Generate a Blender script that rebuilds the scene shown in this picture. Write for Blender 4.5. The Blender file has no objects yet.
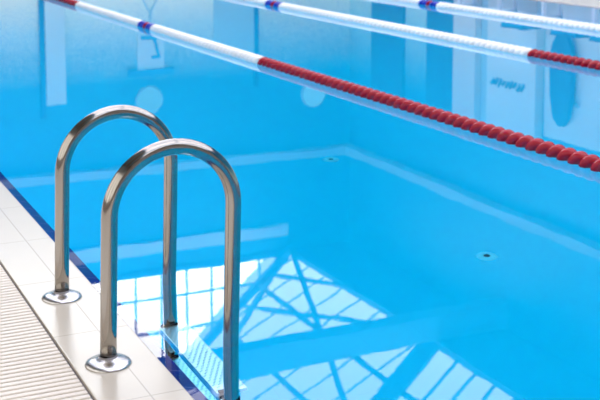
import bpy, bmesh, math, random
from mathutils import Vector, Matrix
random.seed(7)
SC = bpy.context.scene
COL = SC.collection
PI = math.pi

# ------------------------------------------------------------------ camera
CAM_H = 1.23
F_PX, PPY = 1140.0, 30.0           # focal length in pixels, row of the optical axis (lens shifted down)
HV = PPY + 95
pitch = math.atan(HV / F_PX)
head = math.atan(545 / math.hypot(F_PX, HV))
Fv = Vector((math.sin(head) * math.cos(pitch), math.cos(head) * math.cos(pitch), -math.sin(pitch)))
Rv = Vector((math.cos(head), -math.sin(head), 0))
Uv = Rv.cross(Fv)
cd = bpy.data.cameras.new('camera')
cam = bpy.data.objects.new('camera', cd)
COL.objects.link(cam)
cam.matrix_world = Matrix(((Rv.x, Uv.x, -Fv.x, 0), (Rv.y, Uv.y, -Fv.y, 0), (Rv.z, Uv.z, -Fv.z, CAM_H), (0, 0, 0, 1)))
cd.sensor_width = 36
cd.lens = F_PX / 600 * 36
cd.shift_y = -(200 - PPY) / 600
cd.clip_end = 200
cd.dof.use_dof = True
cd.dof.focus_distance = 3.4
cd.dof.aperture_fstop = 7.0
SC.camera = cam

# ------------------------------------------------------------------ world, light, exposure
W = bpy.data.worlds.new('sky'); SC.world = W; W.use_nodes = True
W.node_tree.nodes['Background'].inputs[0].default_value = (0.75, 0.88, 1.0, 1)
W.node_tree.nodes['Background'].inputs[1].default_value = 1.5
ROOF_L, GABLE_L, SIDE_L = 2.1, 5.2, 1.3                      # daylight behind the frosted roof glass and the gable glass; added side fill
SC.view_settings.view_transform = 'Standard'
SC.view_settings.look = 'None'
SC.view_settings.exposure = 0.76
SC.view_settings.gamma = 1.0
SC.view_settings.use_curve_mapping = False
SC.cycles.use_denoising = True
SC.cycles.max_bounces = 14
SC.cycles.diffuse_bounces = 5
SC.cycles.glossy_bounces = 6
SC.cycles.transmission_bounces = 10
SC.cycles.sample_clamp_indirect = 12
SC.cycles.caustics_reflective = True
SC.cycles.caustics_refractive = True

# ------------------------------------------------------------------ materials
def new_mat(name):
    m = bpy.data.materials.new(name); m.use_nodes = True
    nt = m.node_tree; nt.nodes.clear()
    out = nt.nodes.new('ShaderNodeOutputMaterial')
    return m, nt, out

def N(nt, typ, **kw):
    n = nt.nodes.new(typ)
    for k, v in kw.items():
        setattr(n, k, v)
    return n

def math_n(nt, op, a, b=None, c=None):
    n = N(nt, 'ShaderNodeMath', operation=op)
    for i, v in enumerate((a, b, c)):
        if v is None: continue
        if isinstance(v, (int, float)): n.inputs[i].default_value = v
        else: nt.links.new(v, n.inputs[i])
    return n.outputs[0]

def mix_c(nt, fac, a, b):
    n = N(nt, 'ShaderNodeMix', data_type='RGBA')
    if isinstance(fac, (int, float)): n.inputs[0].default_value = fac
    else: nt.links.new(fac, n.inputs[0])
    for i, v in ((6, a), (7, b)):
        if isinstance(v, tuple): n.inputs[i].default_value = (*v[:3], 1)
        else: nt.links.new(v, n.inputs[i])
    return n.outputs[2]

def pbr(name, color, rough=0.5, metal=0.0, noise=None, bump=None, coat=0.0, spec=None):
    """principled material, colour broken up by object-space noise"""
    m, nt, out = new_mat(name)
    p = N(nt, 'ShaderNodeBsdfPrincipled'); nt.links.new(p.outputs[0], out.inputs[0])
    p.inputs['Roughness'].default_value = rough
    p.inputs['Metallic'].default_value = metal
    p.inputs['Coat Weight'].default_value = coat
    if spec is not None: p.inputs['Specular IOR Level'].default_value = spec
    tc = N(nt, 'ShaderNodeTexCoord')
    if noise:
        sc, amt = noise
        nz = N(nt, 'ShaderNodeTexNoise'); nz.inputs['Scale'].default_value = sc; nz.inputs['Detail'].default_value = 4
        nt.links.new(tc.outputs['Object'], nz.inputs['Vector'])
        dark = tuple(c * (1 - amt) for c in color)
        nt.links.new(mix_c(nt, nz.outputs[0], dark, color), p.inputs['Base Color'])
    else:
        p.inputs['Base Color'].default_value = (*color, 1)
    if bump:
        sc, st, di = bump
        nz = N(nt, 'ShaderNodeTexNoise'); nz.inputs['Scale'].default_value = sc
        nt.links.new(tc.outputs['Object'], nz.inputs['Vector'])
        b = N(nt, 'ShaderNodeBump'); b.inputs['Strength'].default_value = st; b.inputs['Distance'].default_value = di
        nt.links.new(nz.outputs[0], b.inputs['Height']); nt.links.new(b.outputs[0], p.inputs['Normal'])
    return m

def joint_mask(nt, coord, pitch, phase, width):
    """1 on a joint line, 0 on the tile"""
    v = math_n(nt, 'DIVIDE', math_n(nt, 'SUBTRACT', coord, phase), pitch)
    fr = math_n(nt, 'FRACT', v)
    d = math_n(nt, 'MINIMUM', fr, math_n(nt, 'SUBTRACT', 1.0, fr))
    return math_n(nt, 'LESS_THAN', d, width / pitch / 2)

def tile_mat(name, tile, joint, axes, rough=0.25, jw=0.003, spots=0.0, coat=0.0, lines=None, spec=None):
    """axes: list of (axis index, pitch, phase)"""
    m, nt, out = new_mat(name)
    p = N(nt, 'ShaderNodeBsdfPrincipled'); nt.links.new(p.outputs[0], out.inputs[0])
    p.inputs['Roughness'].default_value = rough; p.inputs['Coat Weight'].default_value = coat
    if spec is not None: p.inputs['Specular IOR Level'].default_value = spec
    g = N(nt, 'ShaderNodeNewGeometry'); s = N(nt, 'ShaderNodeSeparateXYZ'); nt.links.new(g.outputs['Position'], s.inputs[0])
    mask = None
    for ax, pt, ph in axes:
        k = joint_mask(nt, s.outputs[ax], pt, ph, jw)
        mask = k if mask is None else math_n(nt, 'MAXIMUM', mask, k)
    for ax, pos in (lines or []):
        k = math_n(nt, 'LESS_THAN', math_n(nt, 'ABSOLUTE', math_n(nt, 'SUBTRACT', s.outputs[ax], pos)), jw / 2)
        mask = math_n(nt, 'MAXIMUM', mask, k)
    nz = N(nt, 'ShaderNodeTexNoise'); nz.inputs['Scale'].default_value = 6; nz.inputs['Detail'].default_value = 5
    nt.links.new(g.outputs['Position'], nz.inputs['Vector'])
    base = mix_c(nt, nz.outputs[0], tuple(c * (1 - spots) for c in tile), tile)
    nt.links.new(mix_c(nt, mask, base, joint), p.inputs['Base Color'])
    b = N(nt, 'ShaderNodeBump'); b.inputs['Strength'].default_value = 0.4; b.inputs['Distance'].default_value = 0.001
    b.invert = True
    nt.links.new(mask, b.inputs['Height']); nt.links.new(b.outputs[0], p.inputs['Normal'])
    return m

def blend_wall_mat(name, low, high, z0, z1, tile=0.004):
    """light fading up the wall, painted as fine specks from pale to blue"""
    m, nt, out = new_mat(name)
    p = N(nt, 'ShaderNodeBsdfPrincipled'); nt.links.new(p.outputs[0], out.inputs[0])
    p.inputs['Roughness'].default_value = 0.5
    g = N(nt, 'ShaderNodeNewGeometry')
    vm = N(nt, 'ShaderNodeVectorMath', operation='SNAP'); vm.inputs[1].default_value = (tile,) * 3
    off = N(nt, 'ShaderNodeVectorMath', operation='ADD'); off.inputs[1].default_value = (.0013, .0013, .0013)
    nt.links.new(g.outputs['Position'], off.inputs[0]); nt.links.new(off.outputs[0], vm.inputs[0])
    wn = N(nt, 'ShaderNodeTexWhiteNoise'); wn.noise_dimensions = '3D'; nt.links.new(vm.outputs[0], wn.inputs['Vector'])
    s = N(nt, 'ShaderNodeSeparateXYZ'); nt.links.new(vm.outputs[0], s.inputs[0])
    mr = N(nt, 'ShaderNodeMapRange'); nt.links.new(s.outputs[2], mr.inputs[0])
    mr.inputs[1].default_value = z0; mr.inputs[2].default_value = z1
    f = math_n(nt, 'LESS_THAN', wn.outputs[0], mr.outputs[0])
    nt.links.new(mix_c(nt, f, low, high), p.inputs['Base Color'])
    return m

def glow_mat(name, color, strength):
    m, nt, out = new_mat(name)
    e = N(nt, 'ShaderNodeEmission'); e.inputs[0].default_value = (*color, 1); e.inputs[1].default_value = strength
    nz = N(nt, 'ShaderNodeTexNoise'); nz.inputs['Scale'].default_value = 0.5
    tc = N(nt, 'ShaderNodeTexCoord'); nt.links.new(tc.outputs['Object'], nz.inputs['Vector'])
    nt.links.new(mix_c(nt, nz.outputs[0], tuple(c * 0.88 for c in color), color), e.inputs[0])
    nt.links.new(e.outputs[0], out.inputs[0])
    return m

def water_mat():
    m, nt, out = new_mat('pool_water')
    tc = N(nt, 'ShaderNodeTexCoord')
    n1 = N(nt, 'ShaderNodeTexNoise'); n1.inputs['Scale'].default_value = 1.6; n1.inputs['Detail'].default_value = 2
    n2 = N(nt, 'ShaderNodeTexNoise'); n2.inputs['Scale'].default_value = 7.0; n2.inputs['Detail'].default_value = 3
    nt.links.new(tc.outputs['Object'], n1.inputs['Vector']); nt.links.new(tc.outputs['Object'], n2.inputs['Vector'])
    h = math_n(nt, 'ADD', n1.outputs[0], math_n(nt, 'MULTIPLY', n2.outputs[0], 0.12))
    b = N(nt, 'ShaderNodeBump'); b.inputs['Strength'].default_value = 1.0; b.inputs['Distance'].default_value = 0.0005
    nt.links.new(h, b.inputs['Height'])
    fr = N(nt, 'ShaderNodeFresnel'); fr.inputs[0].default_value = 1.333; nt.links.new(b.outputs[0], fr.inputs['Normal'])
    rf = N(nt, 'ShaderNodeBsdfRefraction'); rf.inputs['Color'].default_value = (1, 1, 1, 1)
    rf.inputs['IOR'].default_value = 1.333; rf.inputs['Roughness'].default_value = 0.0
    gl = N(nt, 'ShaderNodeBsdfGlossy'); gl.inputs['Color'].default_value = (1, 1, 1, 1); gl.inputs['Roughness'].default_value = 0.0
    nt.links.new(b.outputs[0], rf.inputs['Normal']); nt.links.new(b.outputs[0], gl.inputs['Normal'])
    mx = N(nt, 'ShaderNodeMixShader')
    nt.links.new(fr.outputs[0], mx.inputs[0]); nt.links.new(rf.outputs[0], mx.inputs[1]); nt.links.new(gl.outputs[0], mx.inputs[2])
    nt.links.new(mx.outputs[0], out.inputs[0])
    mv, nt2, out2 = new_mat('water_absorption')
    va = N(nt2, 'ShaderNodeVolumeAbsorption'); va.inputs['Color'].default_value = (0.0, 0.95, 1.0, 1); va.inputs['Density'].default_value = 0.62
    nt2.links.new(va.outputs[0], out2.inputs['Volume'])
    return m, mv

M = {}
M['water'], M['water_body'] = water_mat()
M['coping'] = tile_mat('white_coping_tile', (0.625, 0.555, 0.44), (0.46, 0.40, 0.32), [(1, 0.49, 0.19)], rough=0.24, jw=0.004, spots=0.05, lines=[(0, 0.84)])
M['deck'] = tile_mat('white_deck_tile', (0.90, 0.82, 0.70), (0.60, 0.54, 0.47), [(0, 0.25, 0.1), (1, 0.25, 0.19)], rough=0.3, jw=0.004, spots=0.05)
M['navy'] = tile_mat('navy_edge_tile', (0.020, 0.012, 0.22), (0.10, 0.07, 0.32), [(1, 0.12, 0.03)], rough=0.15, jw=0.004, spots=0.3)
M['basin'] = tile_mat('pale_blue_basin_tile', (0.004, 0.76, 0.98), (0.004, 0.73, 0.96), [(0, 0.25, 0), (1, 0.25, 0), (2, 0.25, 0)], rough=0.6, jw=0.006, spots=0.06)
M['gutter'] = pbr('gutter_concrete', (0.25, 0.20, 0.18), 0.8, noise=(8, 0.3))
M['grate'] = pbr('cream_plastic_slat', (0.84, 0.745, 0.61), 0.45, noise=(5, 0.06))
M['gasket'] = pbr('dark_rubber_joint', (0.20, 0.17, 0.16), 0.7, noise=(30, 0.3))
M['steel'] = pbr('polished_steel', (0.43, 0.395, 0.35), 0.14, 1.0, noise=(3, 0.06), bump=(60, 0.03, 0.001))
M['flange'] = pbr('mirror_steel', (0.72, 0.69, 0.66), 0.27, 1.0, noise=(12, 0.08))
M['tread'] = pbr('tread_white_plastic', (0.86, 0.88, 0.90), 0.28, 1.0, noise=(20, 0.05))
M['treadpad'] = pbr('tread_grip_grey', (0.66, 0.80, 0.84), 0.5, noise=(20, 0.2))
M['rubber'] = pbr('black_rubber', (0.012, 0.012, 0.015), 0.9, noise=(30, 0.3), spec=0.1)
M['red'] = pbr('red_float_plastic', (0.47, 0.001, 0.018), 0.15, noise=(9, 0.25))
M['white'] = pbr('white_float_plastic', (0.97, 0.93, 0.86), 0.35, noise=(9, 0.05))
M['blue'] = pbr('blue_float_plastic', (0.008, 0.03, 0.45), 0.28, noise=(9, 0.2), coat=0.3)
M['cable'] = pbr('steel_cable', (0.35, 0.33, 0.33), 0.4, 1.0, noise=(80, 0.3))
M['drain'] = pbr('pale_drain_plastic', (0.75, 0.95, 1.0), 0.4, noise=(20, 0.05))
M['hole'] = pbr('drain_opening', (0.02, 0.03, 0.06), 0.7, noise=(20, 0.2))
M['ceiling'] = pbr('blue_painted_ceiling', (0.002, 0.15, 0.36), 0.8, noise=(0.7, 0.15))
M['ceiling_warm'] = pbr('brown_timber_ceiling', (0.22, 0.16, 0.12), 0.7, noise=(2, 0.3))
M['wall_front'] = blend_wall_mat('wall_light_fade', (0.92, 0.94, 0.74), (0.006, 0.28, 0.46), 0.5, 2.1)  # upward fade of reflected light painted into the wall colour
M['wall_side'] = blend_wall_mat('side_wall_light_fade', (0.56, 0.78, 0.70), (0.006, 0.28, 0.46), 0.4, 2.2)  # same painted light fade, for the right wall
M['wall_warm'] = pbr('warm_plaster', (0.42, 0.34, 0.28), 0.8, noise=(1.5, 0.2))
M['beam'] = pbr('pale_blue_beam_paint', (0.10, 0.42, 0.62), 0.6, noise=(2, 0.1))
M['bar'] = pbr('blue_painted_steel', (0.002, 0.15, 0.36), 0.6, noise=(3, 0.2))
M['ledge'] = pbr('white_ledge_paint', (0.36, 0.50, 0.56), 0.6, noise=(3, 0.08))
M['column'] = pbr('white_column_paint', (0.68, 0.66, 0.60), 0.6, noise=(2, 0.05))
M['door'] = pbr('blue_door_paint', (0.015, 0.16, 0.33), 0.5, noise=(2, 0.2))
M['door_pale'] = pbr('pale_blue_door_paint', (0.40, 0.60, 0.66), 0.5, noise=(2, 0.1))
M['panel'] = pbr('pale_grey_panel', (0.68, 0.74, 0.70), 0.5, noise=(2, 0.06))
M['ink'] = pbr('dark_blue_ink', (0.01, 0.12, 0.25), 0.6, noise=(5, 0.2))
M['roofglass'] = glow_mat('frosted_roof_glass', (0.86, 0.86, 1.0), ROOF_L)
M['gableglass'] = glow_mat('clear_gable_glass', (1.0, 0.99, 0.97), GABLE_L)
M['sidefill'] = glow_mat('side_fill_glow', (1.0, 0.97, 0.92), SIDE_L)  # added fill light for the deck, out of view
M['lampglow'] = glow_mat('round_lamp_glass', (0.40, 0.85, 1.0), 0.40)
M['bench'] = pbr('white_bench_plastic', (0.80, 0.82, 0.84), 0.5, noise=(3, 0.05))
M['crate'] = pbr('blue_crate_plastic', (0.02, 0.30, 0.55), 0.5, noise=(3, 0.15))

# ------------------------------------------------------------------ mesh helpers
def link(name, bm, mat, parent=None, smooth=False):
    me = bpy.data.meshes.new(name)
    bmesh.ops.recalc_face_normals(bm, faces=bm.faces)
    bm.to_mesh(me); bm.free()
    for mm in (mat if isinstance(mat, (list, tuple)) else [mat]): me.materials.append(mm)
    if smooth:
        for p in me.polygons: p.use_smooth = True
    o = bpy.data.objects.new(name, me); COL.objects.link(o)
    if parent: o.parent = parent
    return o

def tag(o, label, cat, group=None, kind=None):
    o['label'] = label; o['category'] = cat
    if group: o['group'] = group
    if kind: o['kind'] = kind
    return o

def thing(name, label, cat, loc=(0, 0, 0), rz=0, group=None):
    o = bpy.data.objects.new(name, None); COL.objects.link(o)
    o.location = loc; o.rotation_euler = (0, 0, rz); o.empty_display_size = 0.1
    return tag(o, label, cat, group)

def struct(name, bm, mat, smooth=False):
    o = link(name, bm, mat, None, smooth); o['kind'] = 'structure'; return o

def box(bm, x0, x1, y0, y1, z0, z1, bev=0, mi=0):
    r = bmesh.ops.create_cube(bm, size=1)
    for v in r['verts']:
        v.co = Vector(((x0 + x1) / 2 + v.co.x * (x1 - x0), (y0 + y1) / 2 + v.co.y * (y1 - y0), (z0 + z1) / 2 + v.co.z * (z1 - z0)))
    fs = {f for v in r['verts'] for f in v.link_faces}
    for f in fs: f.material_index = mi
    if bev:
        es = {e for v in r['verts'] for e in v.link_edges}
        bmesh.ops.bevel(bm, geom=list(es), offset=bev, segments=2, affect='EDGES', profile=0.7)
    return bm

def beam_between(bm, a, b, w, h, up=(0, 0, 1)):
    """square bar from a to b"""
    a, b = Vector(a), Vector(b); d = (b - a).normalized()
    s = d.cross(Vector(up)).normalized(); u = s.cross(d)
    vs = []
    for p in (a, b):
        for i, j in ((-1, -1), (1, -1), (1, 1), (-1, 1)):
            vs.append(bm.verts.new(p + s * i * w / 2 + u * j * h / 2))
    for q in ((0, 1, 2, 3), (7, 6, 5, 4), (0, 4, 5, 1), (1, 5, 6, 2), (2, 6, 7, 3), (3, 7, 4, 0)):
        bm.faces.new([vs[i] for i in q])
    return bm

def lathe(bm, prof, seg=48, center=(0, 0, 0)):
    """profile [(r,z)] around z"""
    c = Vector(center); rings = []
    for r, z in prof:
        if r < 1e-6: rings.append([bm.verts.new(c + Vector((0, 0, z)))])
        else: rings.append([bm.verts.new(c + Vector((r * math.cos(2 * PI * k / seg), r * math.sin(2 * PI * k / seg), z))) for k in range(seg)])
    for A, B in zip(rings, rings[1:]):
        for k in range(seg):
            k2 = (k + 1) % seg
            if len(A) == 1: bm.faces.new((A[0], B[k], B[k2]))
            elif len(B) == 1: bm.faces.new((A[k], A[k2], B[0]))
            else: bm.faces.new((A[k], A[k2], B[k2], B[k]))
    return bm

def tube(bm, pts, r, seg=28, cap=True):
    pts = [Vector(p) for p in pts]; rings = []
    n = None
    for i, p in enumerate(pts):
        t = ((pts[min(i + 1, len(pts) - 1)] - pts[i - 1 if i else 0])).normalized()
        if n is None:
            n = t.orthogonal().normalized()
        n = (n - t * n.dot(t)).normalized(); b = t.cross(n)
        rings.append([bm.verts.new(p + (n * math.cos(2 * PI * k / seg) + b * math.sin(2 * PI * k / seg)) * r) for k in range(seg)])
    for A, B in zip(rings, rings[1:]):
        for k in range(seg):
            k2 = (k + 1) % seg
            bm.faces.new((A[k], A[k2], B[k2], B[k]))
    if cap:
        bm.faces.new(rings[0][::-1]); bm.faces.new(rings[-1])
    return bm

def BM(): return bmesh.new()

# ------------------------------------------------------------------ dimensions
GX0, GX1 = 0.40, 0.705          # overflow grating
EDGE = 0.931                    # where the white coping meets the navy tiles
PX0, PX1 = 0.976, 9.08          # pool walls
PY0, PY1 = -4.5, 19.0
DEPTH = -1.6
HX0, HX1, HY0, HY1 = -3.5, 10.82, -7.0, 20.4   # hall
CZ = 5.70                       # flat ceiling
EAVE, RIDGE, LX0 = 9.45, 4.5, -0.45
SL = 0.89
RZ = CZ + SL * (EAVE - RIDGE)

# ------------------------------------------------------------------ pool basin
bm = BM()
box(bm, PX0 - .3, PX1 + .3, PY0 - .3, PY1 + .3, DEPTH - .2, DEPTH)
struct('trim_pool_floor', bm, M['basin'])
for nm, a in (('trim_pool_wall_near', (PX0 - .2, PX0, PY0 - .3, PY1 + .3)), ('trim_pool_wall_far', (PX1, PX1 + .2, PY0 - .3, PY1 + .3)),
              ('trim_pool_wall_end', (PX0, PX1, PY1, PY1 + .2)), ('trim_pool_wall_back', (PX0, PX1, PY0 - .2, PY0))):
    bm = BM(); box(bm, *a, DEPTH, -0.045); struct(nm, bm, M['basin'])

# navy tiles: a narrow sloping strip just under the water
bm = BM()
def strip(x0, x1, z0, z1):
    vs = [bm.verts.new(p) for p in ((x0, PY0, z0), (x1, PY0, z1), (x1, PY1, z1), (x0, PY1, z0), (x0, PY0, -.05), (x1, PY0, -.05), (x1, PY1, -.05), (x0, PY1, -.05))]
    for q in ((0, 1, 2, 3), (4, 7, 6, 5), (0, 3, 7, 4), (1, 5, 6, 2), (0, 4, 5, 1), (3, 2, 6, 7)): bm.faces.new([vs[i] for i in q])
strip(EDGE, PX0, -0.002, -0.03)
struct('trim_navy_tile_edge', bm, M['navy'])
bm = BM(); strip(PX1 + .05, PX1, -0.002, -0.03); struct('trim_navy_tile_edge_far', bm, M['navy'])

# coping and decks
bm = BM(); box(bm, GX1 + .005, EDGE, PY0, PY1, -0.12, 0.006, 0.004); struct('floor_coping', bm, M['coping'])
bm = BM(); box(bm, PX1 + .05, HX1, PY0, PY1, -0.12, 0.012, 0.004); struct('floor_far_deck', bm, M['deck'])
bm = BM(); box(bm, PX0, HX1, PY1, HY1, -0.12, 0.012); struct('floor_end_deck', bm, M['deck'])
bm = BM(); box(bm, HX0, PX0, PY1, HY1, -0.12, 0.006); struct('floor_corner_deck', bm, M['deck'])
bm = BM(); box(bm, HX0, GX0, PY0, PY1, -0.12, 0.006); struct('floor_near_deck', bm, M['deck'])
bm = BM(); box(bm, HX0, HX1, HY0, PY0, -0.12, 0.012); struct('floor_back_deck', bm, M['deck'])
bm = BM(); box(bm, GX0, GX1 + .012, PY0, PY1, -0.14, -0.06); struct('floor_gutter', bm, M['gutter'])
bm = BM(); box(bm, GX1, GX1 + .005, PY0, PY1, -0.06, -0.002); struct('trim_gutter_joint', bm, M['gasket'])

# water sheet
bm = BM()
bm.faces.new([bm.verts.new(p) for p in ((EDGE - .0035, PY0, 0), (PX1 + .0485, PY0, 0), (PX1 + .0485, PY1, 0), (EDGE - .0035, PY1, 0))])
w = link('pool_water', bm, M['water'])
tag(w, 'still bright blue water filling the swimming pool up to the deck edge', 'water', kind='stuff')
bm = BM(); box(bm, PX0 - .001, PX1 + .001, PY0 - .001, PY1 + .001, DEPTH - .001, -.0006)
struct('trim_pool_water_body', bm, M['water_body'])

# ------------------------------------------------------------------ hall shell
T = 0.25
bm = BM(); box(bm, HX0 - T, HX0, HY0 - T, HY1 + T, -0.12, CZ + T); struct('wall_left', bm, M['wall_warm'])
bm = BM(); box(bm, HX0, HX1, HY0 - T, HY0, -0.12, CZ + T); struct('wall_back', bm, M['wall_warm'])
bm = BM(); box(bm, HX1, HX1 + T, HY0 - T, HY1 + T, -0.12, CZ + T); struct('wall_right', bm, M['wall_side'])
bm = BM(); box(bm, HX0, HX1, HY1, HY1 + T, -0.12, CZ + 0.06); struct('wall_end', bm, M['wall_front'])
LY0 = -6.0
bm = BM(); box(bm, HX0, LX0, HY0, HY1, CZ, CZ + T); struct('ceiling_left', bm, M['ceiling_warm'])
bm = BM(); box(bm, EAVE, HX1, HY0, HY1, CZ, CZ + T); struct('ceiling_right', bm, M['ceiling'])
bm = BM(); box(bm, LX0, EAVE, HY0, LY0, CZ, CZ + T); struct('ceiling_back', bm, M['ceiling_warm'])
bm = BM()                        # gable wall at the camera's end of the roof lantern
vs = [bm.verts.new((x, LY0, z)) for x, z in ((LX0, CZ), (EAVE, CZ), (RIDGE, RZ))]
f = bm.faces.new(vs)
r = bmesh.ops.extrude_face_region(bm, geom=[f])
for v in r['geom']:
    if isinstance(v, bmesh.types.BMVert): v.co.y -= .2
struct('ceiling_gable_back', bm, M['ceiling_warm'])

# roof glazing, one window per slope, and the glazed gable
def slab(pts, off):
    bm = BM(); a = [bm.verts.new(Vector(p)) for p in pts]; b = [bm.verts.new(Vector(p) + Vector(off)) for p in pts]
    n = len(pts); bm.faces.new(a); bm.faces.new(b[::-1])
    for i in range(n): bm.faces.new((a[i], b[i], b[(i + 1) % n], a[(i + 1) % n]))
    return bm
struct('window_1', slab([(EAVE, LY0, CZ + .05), (RIDGE, LY0, RZ + .05), (RIDGE, HY1, RZ + .05), (EAVE, HY1, CZ + .05)], (0, 0, .04)), M['roofglass'])
struct('window_2', slab([(LX0, LY0, CZ + .05), (RIDGE, LY0, RZ + .05), (RIDGE, HY1, RZ + .05), (LX0, HY1, CZ + .05)], (0, 0, .04)), M['roofglass'])
struct('window_3', slab([(LX0, HY1 + .1, CZ), (EAVE - .35, HY1 + .1, CZ), (RIDGE, HY1 + .1, RZ)], (0, .04, 0)), M['gableglass'])

def rz(x): return CZ + SL * (EAVE - x) if x > RIDGE else CZ + SL * (x - LX0)
# gable mullions and transoms
bm = BM()
x = 0.20
for k in range(-11, 7):
    x = 6.23 + .515 * k
    if LX0 + .2 < x < EAVE - .4: box(bm, x - .006, x + .006, HY1 - .02, HY1 + .08, CZ, rz(x))
for z in (6.33, 7.0, 7.7, 8.4, 9.1):
    h = (z - CZ) / SL
    box(bm, LX0 + h, EAVE - h, HY1 - .02, HY1 + .08, z - .008, z + .008)
beam_between(bm, (LX0, HY1 + .03, CZ + .06), (EAVE - .1, HY1 + .03, CZ + .06), .14, .12)
struct('trim_gable_mullions', bm, M['bar'])
bm = BM()
for s in (1, -1):
    a = (EAVE if s > 0 else LX0, HY1 - .1, CZ + .0); b = (RIDGE, HY1 - .1, RZ)
    beam_between(bm, a, b, .14, .20)
struct('trim_gable_rafters', bm, M['bar'])

# rafters, glazing bars and cross bracing of the roof
k = 0
raf_y = [14.95 - 5.45 * i for i in range(4)]
for y in raf_y:
    bm = BM()
    for xe in (EAVE, LX0):
        beam_between(bm, (xe, y, CZ + .02), (RIDGE, y, RZ + .02), .46, .07)
    struct('trim_rafters', bm, M['bar'])
bm = BM()
def onr(x, y, d=-.02): return (x, y, rz(x) + d)
y = 14.70
while y > LY0 + .3:
    if min(abs(y - r) for r in raf_y) > .3:
        for xe in (EAVE, LX0):
            beam_between(bm, (xe, y, CZ + .03), (RIDGE, y, RZ + .03), .035, .05)
    y -= .50
y = 15.3
while y < 23.6:                  # the end bay's panes run diagonally
    a, b = (EAVE, y - 2.9), (RIDGE + .1, y)
    def at(t): return (a[0] + (b[0] - a[0]) * t, a[1] + (b[1] - a[1]) * t)
    lo = max(0, (15.2 - a[1]) / 2.9); hi = min(1, (20.3 - a[1]) / 2.9)
    if hi > lo + .02: beam_between(bm, onr(*at(lo), .035), onr(*at(hi), .035), .022, .03)
    y += .70
struct('trim_glazing_bars', bm, M['bar'])
bm = BM()
beam_between(bm, (EAVE + .04, LY0, CZ + .02), (EAVE + .04, HY1, CZ + .02), .12, .12)
beam_between(bm, (LX0 - .02, LY0, CZ + .0), (LX0 - .02, HY1, CZ + .0), .16, .22)
beam_between(bm, (RIDGE, LY0, RZ), (RIDGE, HY1, RZ), .25, .3)
struct('trim_eaves_and_ridge', bm, M['bar'])
for xx in (8.735, 7.94, 7.15, 6.35):          # purlins
    bm = BM(); beam_between(bm, onr(xx, LY0), onr(xx, HY1), .09, .10, up=(SL, 0, 1)); struct('trim_purlin', bm, M['bar'])
for d in (0,):
    bm = BM()
    for xa, ya, xb, yb, wd in ((9.48, 20.37, 8.10, 15.1, .09), (8.93, 20.38, 9.475, 17.7, .06), (8.32, 20.29, 9.35, 15.9, .06), (9.47, 20.38, 7.3, 19.38, .13), (7.3, 19.38, 6.4, 17.0, .10)):
        beam_between(bm, onr(xa, ya + d), onr(xb, yb + d), wd, .06, up=(SL, 0, 1))
    struct('trim_wind_bracing', bm, M['bar'])

# big round-cornered tie beams under the roof
for y in raf_y:
    bm = BM(); box(bm, HX0, HX1, y - .16, y + .16, 5.22, 5.66, .05)
    struct('trim_tie_beam', bm, M['beam'])

# ledge round the hall at 3.7 m, lintel under the gable
bm = BM()
box(bm, 2.5, HX1, HY1 - .22, HY1, 3.64, 3.80, .01); struct('trim_ledge_end', bm, M['ledge'])
bm = BM(); box(bm, HX1 - .22, HX1, 2, HY1 - .22, 3.64, 3.80, .01); struct('trim_ledge_right', bm, M['ledge'])
bm = BM(); box(bm, 4.0, 9.38, HY1 - .12, HY1, 5.14, 5.38, .01); struct('trim_lintel', bm, M['panel'])

# added glowing panes on the unseen left wall, to brighten the deck
for i in range(5):
    y0 = -5.0 + i * 3.0
    bm = BM(); box(bm, HX0 + .005, HX0 + .025, y0, y0 + 2.2, .9, 3.9); struct('window_%d' % (4 + i), bm, M['sidefill'])
    bm = BM()
    for yy in (y0 - .04, y0 + 1.08, y0 + 2.2): box(bm, HX0, HX0 + .06, yy, yy + .05, .85, 3.95)
    for zz in (.85, 2.9, 3.9): box(bm, HX0, HX0 + .06, y0, y0 + 2.2, zz, zz + .05)
    struct('trim_fill_frame', bm, M['column'])

# columns and doors on the end wall
bm = BM(); box(bm, 4.58, 4.93, HY1 - .18, HY1, 0.012, 2.35, .01); struct('trim_column_end', bm, M['panel'])
bm = BM(); box(bm, 4.50, 4.58, HY1 - .10, HY1, 0.012, 2.6); struct('trim_pipe_end', bm, M['bar'])
bm = BM(); box(bm, 7.85, 8.68, HY1 - .05, HY1, 0.012, 1.6, .005); struct('door_1', bm, M['door_pale'])
bm = BM(); box(bm, 8.68, 8.76, HY1 - .09, HY1, 0.012, 2.3); struct('trim_door_frame', bm, M['bar'])
# right wall: doors, pilasters
bm = BM(); box(bm, HX1 - .05, HX1, 16.40, 17.38, 0.012, 2.35, .005); struct('door_2', bm, M['door'])
bm = BM(); box(bm, HX1 - .06, HX1, 18.2, 19.4, 0.012, 2.6, .005); struct('door_3', bm, M['door'])
bm = BM(); box(bm, HX1 - .16, HX1, 15.68, 16.34, 0.012, 2.7, .01); struct('trim_pilaster_1', bm, M['column'])
bm = BM(); box(bm, HX1 - .05, HX1, 15.40, 15.66, 0.012, 2.4, .005); struct('door_4', bm, M['door_pale'])
bm = BM(); box(bm, HX1 - .16, HX1, 14.04, 15.33, 0.012, 2.5, .01); struct('trim_pilaster_2', bm, M['panel'])
bm = BM(); box(bm, HX1 - .03, HX1, 12.2, 13.98, 0.012, 2.3, .01); struct('trim_pilaster_3', bm, M['panel'])
bm = BM(); box(bm, HX1 - .05, HX1, 10.2, 11.8, 0.012, 2.4, .01); struct('door_5', bm, M['door_pale'])

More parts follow.
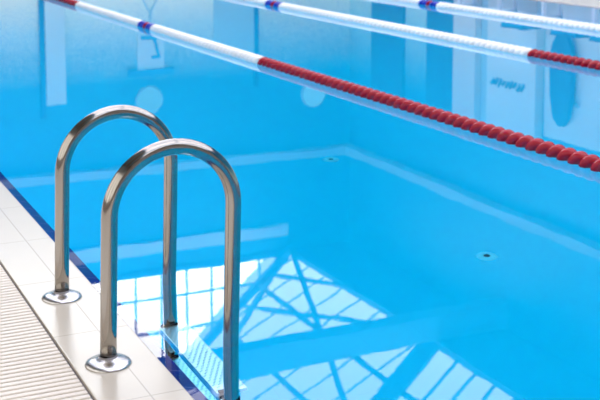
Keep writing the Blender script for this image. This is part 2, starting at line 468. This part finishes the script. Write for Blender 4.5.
# ------------------------------------------------------------------ overflow grating
g = thing('overflow_grating', 'cream slatted overflow grating along the white tiled pool edge', 'grating', (GX0, PY0, 0))
bm = BM()
pit = 0.0262
n = int((PY1 - PY0) / pit)
for i in range(n):
    y = PY0 + (i + .5) * pit
    x0, x1, y0, y1, z0, z1 = GX0 + .004, GX1 - .001, y - .0094, y + .0094, -.028, .001
    vs = [bm.verts.new(p) for p in ((x0, y0, z0), (x1, y0, z0), (x1, y1, z0), (x0, y1, z0), (x0, y0, z1 - .002), (x1, y0, z1 - .002), (x1, y1, z1 - .002), (x0, y1, z1 - .002),
                                    (x0, y0 + .002, z1), (x1, y0 + .002, z1), (x1, y1 - .002, z1), (x0, y1 - .002, z1))]
    for q in ((0, 1, 5, 4), (2, 3, 7, 6), (1, 2, 6, 5), (3, 0, 4, 7), (4, 5, 9, 8), (6, 7, 11, 10), (8, 9, 10, 11), (5, 6, 10, 9), (7, 4, 8, 11)):
        bm.faces.new([vs[i] for i in q])
o = link('slats', bm, M['grate'], g); o.matrix_parent_inverse = Matrix.Translation((-GX0, -PY0, 0))
bm = BM()
for xx in (GX0 + .05, (GX0 + GX1) / 2, GX1 - .06): box(bm, xx, xx + .012, PY0, PY1, -.06, -.026)
o = link('carrier_bars', bm, M['grate'], g); o.matrix_parent_inverse = Matrix.Translation((-GX0, -PY0, 0))

# ------------------------------------------------------------------ ladder
LXA, LXB = 0.799, 1.153
LXC, RR = (LXA + LXB) / 2, (LXB - LXA) / 2
ZS = 0.398
TR = 0.0222
YN, YF = 2.880, 3.449
lad = thing('pool_ladder', 'polished steel pool ladder with two arched handrails rising from the white tiled edge', 'ladder', (LXA, (YN + YF) / 2, 0.006))
ox, oy, oz = lad.location
for yy in (YN, YF):
    pts = [(0, 0, z) for z in (0.0, .1, .2, .3)]
    pts += [(LXC - ox - RR * math.cos(a), 0, ZS + RR * math.sin(a)) for a in [PI * k / 40 for k in range(41)]]
    pts += [(LXB - ox, 0, z) for z in (.3, .2, .1, 0, -.2, -.5, -.9)]
    yo = .013 if yy == YF else 0      # the far rail stands a touch farther out
    bm = BM(); tube(bm, [Vector((p[0] + yo + .026 * max(p[2], 0), yy - oy, p[2])) for p in pts], TR, 40)
    h = link('handrail', bm, M['steel'], lad, True)
    bm = BM()
    lathe(bm, [(TR + .001, .0), (TR + .001, .020), (.0255, .0195), (.030, .0165), (.037, .0140), (.046, .0118), (.054, .0090), (.0595, .0055), (.0625, .001), (.0625, 0)], 56, (yo, yy - oy, .0005))
    link('flange', bm, M['flange'], h, True)
    bm = BM(); lathe(bm, [(TR, .013), (TR + .0025, .0135), (TR + .003, .020), (TR, .021)], 40, (yo, yy - oy, .003))
    link('seal_ring', bm, M['cable'], h, True)
    bm = BM(); lathe(bm, [(0, -.03), (TR + .006, -.03), (TR + .006, 0), (TR, .002)], 30, (LXB - ox + yo, yy - oy, -.9))
    link('end_cap', bm, M['rubber'], h, True)
for zt in (-.36, -.62, -.86):
    a, b = YN + TR - oy, YF - TR - oy
    x0, x1 = LXB - ox - .034, LXB - ox + .060
    bm = BM()
    box(bm, x0, x1, a, b, zt - .022, zt, .004)
    box(bm, x0, x0 + .008, a, b, zt - .045, zt - .02, .002)
    t = link('tread', bm, M['tread'], lad)
    bm = BM()                    # raised grip lozenges, at both ends of the tread
    for yy0, yy1 in ((a + .02, b - .02),):
        r_ = 0; y = yy0
        while y < yy1:
            for c in range(5):
                cx = x0 + .010 + c * .018 + (.009 if r_ % 2 else 0)
                if cx < x1 - .006:
                    beam_between(bm, (cx - .0045, y - .003, zt + .0005), (cx + .0045, y + .003, zt + .0005), .004, .003)
            y += .017; r_ += 1
    link('grip_pattern', bm, M['treadpad'], t)
    for yy in (a, b):
        s = 1 if yy == a else -1
        bm = BM(); box(bm, x0 + .006, x0 + .066, min(yy, yy + s * .010), max(yy, yy + s * .010), zt - .045, zt + .012, .003)
        lathe(bm, [(0, -.045), (.0255, -.040), (.0255, -.018), (.0, -.012)], 20, (LXB - ox + (.013 if yy == b else 0), yy - s * TR, zt))
        link('bracket', bm, M['rubber'], t)
for yy in (YN, YF):
    bm = BM(); tube(bm, [(PX0 + .003 - ox, yy - oy, -.75), (LXB - TR + .003 - ox, yy - oy, -.75)], .016, 16)
    link('wall_bumper', bm, M['rubber'], lad, True)

# ------------------------------------------------------------------ lane ropes
FR = 0.0465
def float_mesh(name, mat, waist=.30):
    """fluted float: three slanted fins round a short hub, axis along y"""
    bm = BM(); seg = 36; PIT = .078
    rings = []
    cols = 11
    for i in range(cols):
        u = i / (cols - 1)
        y = (u - .5) * PIT
        prof = waist + (1 - waist) * math.sin(PI * u) ** .6
        ring = []
        for k in range(seg):
            a = 2 * PI * k / seg
            yy = y - .021 * math.cos(a - .9)
            rr = FR * prof * (1 + .03 * math.cos(3 * a + u * 3))
            ring.append(bm.verts.new((rr * math.cos(a), yy, rr * math.sin(a))))
        rings.append(ring)
    for A, B in zip(rings, rings[1:]):
        for k in range(seg):
            k2 = (k + 1) % seg
            bm.faces.new((A[k], B[k], B[k2], A[k2]))
    bm.faces.new(rings[0]); bm.faces.new(rings[-1][::-1])
    bmesh.ops.recalc_face_normals(bm, faces=bm.faces)
    me = bpy.data.meshes.new(name); bm.to_mesh(me); bm.free(); me.materials.append(M[mat])
    for p in me.polygons: p.use_smooth = True
    return me
FM = {c: float_mesh(c + '_float', c, wst) for c, wst in (('red', .15), ('white', .78), ('blue', .5))}
PITCH = .0835

def lane_rope(x, label, colour_at, ynear):
    root = thing('lane_rope', label, 'lane rope', (x, PY0, .016), 0, 'lane ropes floating on the pool')
    bm = BM(); tube(bm, [(0, .0, 0), (0, PY1 - PY0, 0)], .005, 10)
    link('cable', bm, M['cable'], root, True)
    for e in (0, PY1 - PY0):
        s = 1 if e == 0 else -1
        bm = BM(); tube(bm, [(0, e, 0), (0, e + s * .05, 0), (0, e + s * .16, 0)], .014, 12)
        link('tension_hook', bm, M['steel'], root, True)
    ys = []
    y = .25
    while y < PY1 - PY0 - .25: ys.append(y); y += PITCH
    order = sorted(ys, key=lambda v: (v + PY0 < ynear, abs(v + PY0 - ynear)))
    ind, rest = order[:100], order[100:]
    for v in ind:
        c = colour_at(v + PY0)
        o = bpy.data.objects.new('float', FM[c]); COL.objects.link(o); o.parent = root; o.location = (0, v, 0)
        if c != main_colour[x]: o['label'] = c + ' float'
    bm = BM()
    for v in rest:
        c = ('red', 'white', 'blue').index(colour_at(v + PY0))
        tmp = BM(); tmp.from_mesh(FM[('red', 'white', 'blue')[c]])
        for w_ in tmp.verts: w_.co.y += v
        for f_ in tmp.faces: f_.material_index = c
        me = bpy.data.meshes.new('t'); tmp.to_mesh(me); tmp.free(); bm.from_mesh(me); bpy.data.meshes.remove(me)
    o = link('remaining_floats', bm, [M['red'], M['white'], M['blue']], root, True); o['kind'] = 'stuff'
    return root
main_colour = {3.505: 'white', 5.69: 'white', 7.45: 'white'}
def scheme(r0, mk, r1):
    def f(y):
        d = y - mk
        if abs(d) < PITCH * .5: return 'red'
        if abs(d) < PITCH * 2.5: return 'blue'
        if y < r0 or y > r1: return 'red'
        return 'white'
    return f
lane_rope(3.505, 'nearest lane rope, long red float section running to the right edge of the photo', scheme(8.10, 10.92, 13.65), 3.8)
lane_rope(5.69, 'middle lane rope, mostly white floats turning red only at the far right', scheme(7.58, 12.67, 16.5), 6.4)
lane_rope(7.45, 'farthest lane rope, all white with one blue and red marker at the top', scheme(7.0, 11.96, 16.5), 8.2)

# ------------------------------------------------------------------ pool floor inlets
for (x, y), lb in (((3.25, 6.377), 'small round floor inlet farther from the ladder, below the nearest lane rope'), ((3.212, 4.589), 'small round pale floor inlet with dark centre, nearer of two, right of the ladder')):
    t = thing('floor_inlet', lb, 'pool inlet', (x, y, DEPTH))
    bm = BM(); lathe(bm, [(.017, 0), (.017, .010), (.022, .012), (.050, .006), (.053, 0)], 40); link('cover_ring', bm, M['drain'], t, True)
    bm = BM(); lathe(bm, [(0, .014), (.014, .014), (.018, .008), (.018, 0)], 30); link('nozzle', bm, M['hole'], t, True)

# ------------------------------------------------------------------ things on the walls (seen mirrored in the water)
for x, z, lb in ((6.54, 2.42, 'round wall lamp mirrored as a pale disc above the far ladder rail'), (9.98, 2.54, 'round wall lamp mirrored as a pale disc below the nearest lane rope')):
    t = thing('wall_lamp', lb, 'lamp', (x, HY1, z))
    bm = BM(); lathe(bm, [(0, 0), (.27, 0), (.27, .05), (.25, .06), (0, .06)], 40)
    for v in bm.verts: v.co = Vector((v.co.x, -v.co.z, v.co.y))
    link('housing', bm, M['ledge'], t)
    bm = BM(); lathe(bm, [(.245, .06), (.22, .09), (.12, .11), (0, .115)], 40)
    for v in bm.verts: v.co = Vector((v.co.x, -v.co.z, v.co.y))
    link('lamp_glass', bm, M['lampglow'], t, True)

t = thing('notice_board', 'pale notice board with dark angular mark, mirrored behind the nearest rope marker', 'board', (6.58, HY1, 1.14))
bm = BM(); box(bm, -.26, .26, -.05, 0, 0, .72, .008); link('panel', bm, M['panel'], t)
bm = BM(); box(bm, -.45, .45, -.08, -.005, .70, .80, .01); link('top_rail', bm, M['crate'], t)
bm = BM()
box(bm, -.20, .14, -.056, -.049, .06, .12); beam_between(bm, (.06, -.053, .10), (.15, -.053, .46), .06, .006, up=(0, 1, 0)); box(bm, .0, .18, -.056, -.049, .44, .50)
link('angular_mark', bm, M['crate'], t)
bm = BM()
beam_between(bm, (0, -.02, .0 - .35), (-.28, -.02, -.9), .022, .03, up=(0, 1, 0)); beam_between(bm, (0, -.02, -.35), (.28, -.02, -.9), .022, .03, up=(0, 1, 0)); box(bm, -.02, .02, -.04, 0, -.36, 0)
link('stand', bm, M['door_pale'], t)

t = thing('wall_sign', 'dark wavy lettering sign on the pale pilaster, mirrored right of centre', 'sign', (HX1 - .16, 14.72, 1.60))
bm = BM()
for i in range(9):
    y = -.42 + i * .10
    beam_between(bm, (-.012, y, -.05 + .02 * math.sin(i * 1.7)), (-.012, y + .09, .05 + .02 * math.sin(i * 2.3)), .05, .02, up=(1, 0, 0))
link('lettering', bm, M['ink'], t)
bm = BM(); box(bm, -.006, 0, -.5, .5, -.14, .14); link('backing', bm, M['panel'], t)

# rescue board hanging on the right wall
t = thing('rescue_board', 'tall rounded blue rescue board on the far wall, mirrored at upper right', 'rescue board', (HX1 - .04, 13.45, .66))
bm = BM()
prof = []
for i in range(40):
    a = 2 * PI * i / 40
    c, s = math.cos(a), math.sin(a)
    prof.append((.25 * math.copysign(abs(c) ** .8, c) * (1.0 - .15 * s), .70 + .70 * math.copysign(abs(s) ** .8, s)))
fa = [bm.verts.new((-.04, y, z)) for y, z in prof]; fb = [bm.verts.new((-.12, y, z)) for y, z in prof]
bm.faces.new(fa); bm.faces.new(fb[::-1])
for i in range(40): bm.faces.new((fa[i], fa[(i + 1) % 40], fb[(i + 1) % 40], fb[i]))
bmesh.ops.bevel(bm, geom=[e for e in bm.edges if abs(e.verts[0].co.x - e.verts[1].co.x) < 1e-5], offset=.015, segments=2, affect='EDGES')
link('board', bm, M['door'], t, False)
for z in (.35, 1.05):
    bm = BM(); box(bm, -.045, 0, -.32, .32, z - .02, z + .02, .004); link('bracket', bm, M['ledge'], t)

# bench with crates on it, along the right wall
t = thing('poolside_bench', 'white slatted bench against the far wall, mirrored at the upper right corner', 'bench', (HX1 - .45, 14.1, .012))
bm = BM()
for i in range(4): box(bm, -.2 + i * .105, -.2 + i * .105 + .085, -3.2, 1.6, .42, .45, .004)
link('seat', bm, M['bench'], t)
for y in (-3.0, -1.9, -.8, .3, 1.4):
    bm = BM(); box(bm, -.17, -.12, y - .03, y + .03, 0, .42); box(bm, .12, .17, y - .03, y + .03, 0, .42); box(bm, -.17, .17, y - .03, y + .03, .36, .42)
    link('leg', bm, M['bench'], t)
where = ['on the bench end nearest the wide pale pilaster', 'on the middle of the bench', 'on the bench end farther from the wide pale pilaster']
for i, y in enumerate((14.55, 13.35, 12.5)):
    t = thing('storage_crate', 'blue plastic storage crate ' + where[i], 'crate', (HX1 - .45, y - .5, .4625), 0, 'crates on the bench')
    bm = BM()
    box(bm, -.16, .16, -.27, -.255, 0, .13); box(bm, -.16, .16, .255, .27, 0, .13); box(bm, -.16, -.145, -.255, .255, 0, .13); box(bm, .145, .16, -.255, .255, 0, .13); box(bm, -.145, .145, -.255, .255, 0, .015)
    link('body', bm, M['crate'], t)
    bm = BM(); box(bm, -.17, .17, -.28, .28, .13, .155, .005); link('lid', bm, M['door'], t)
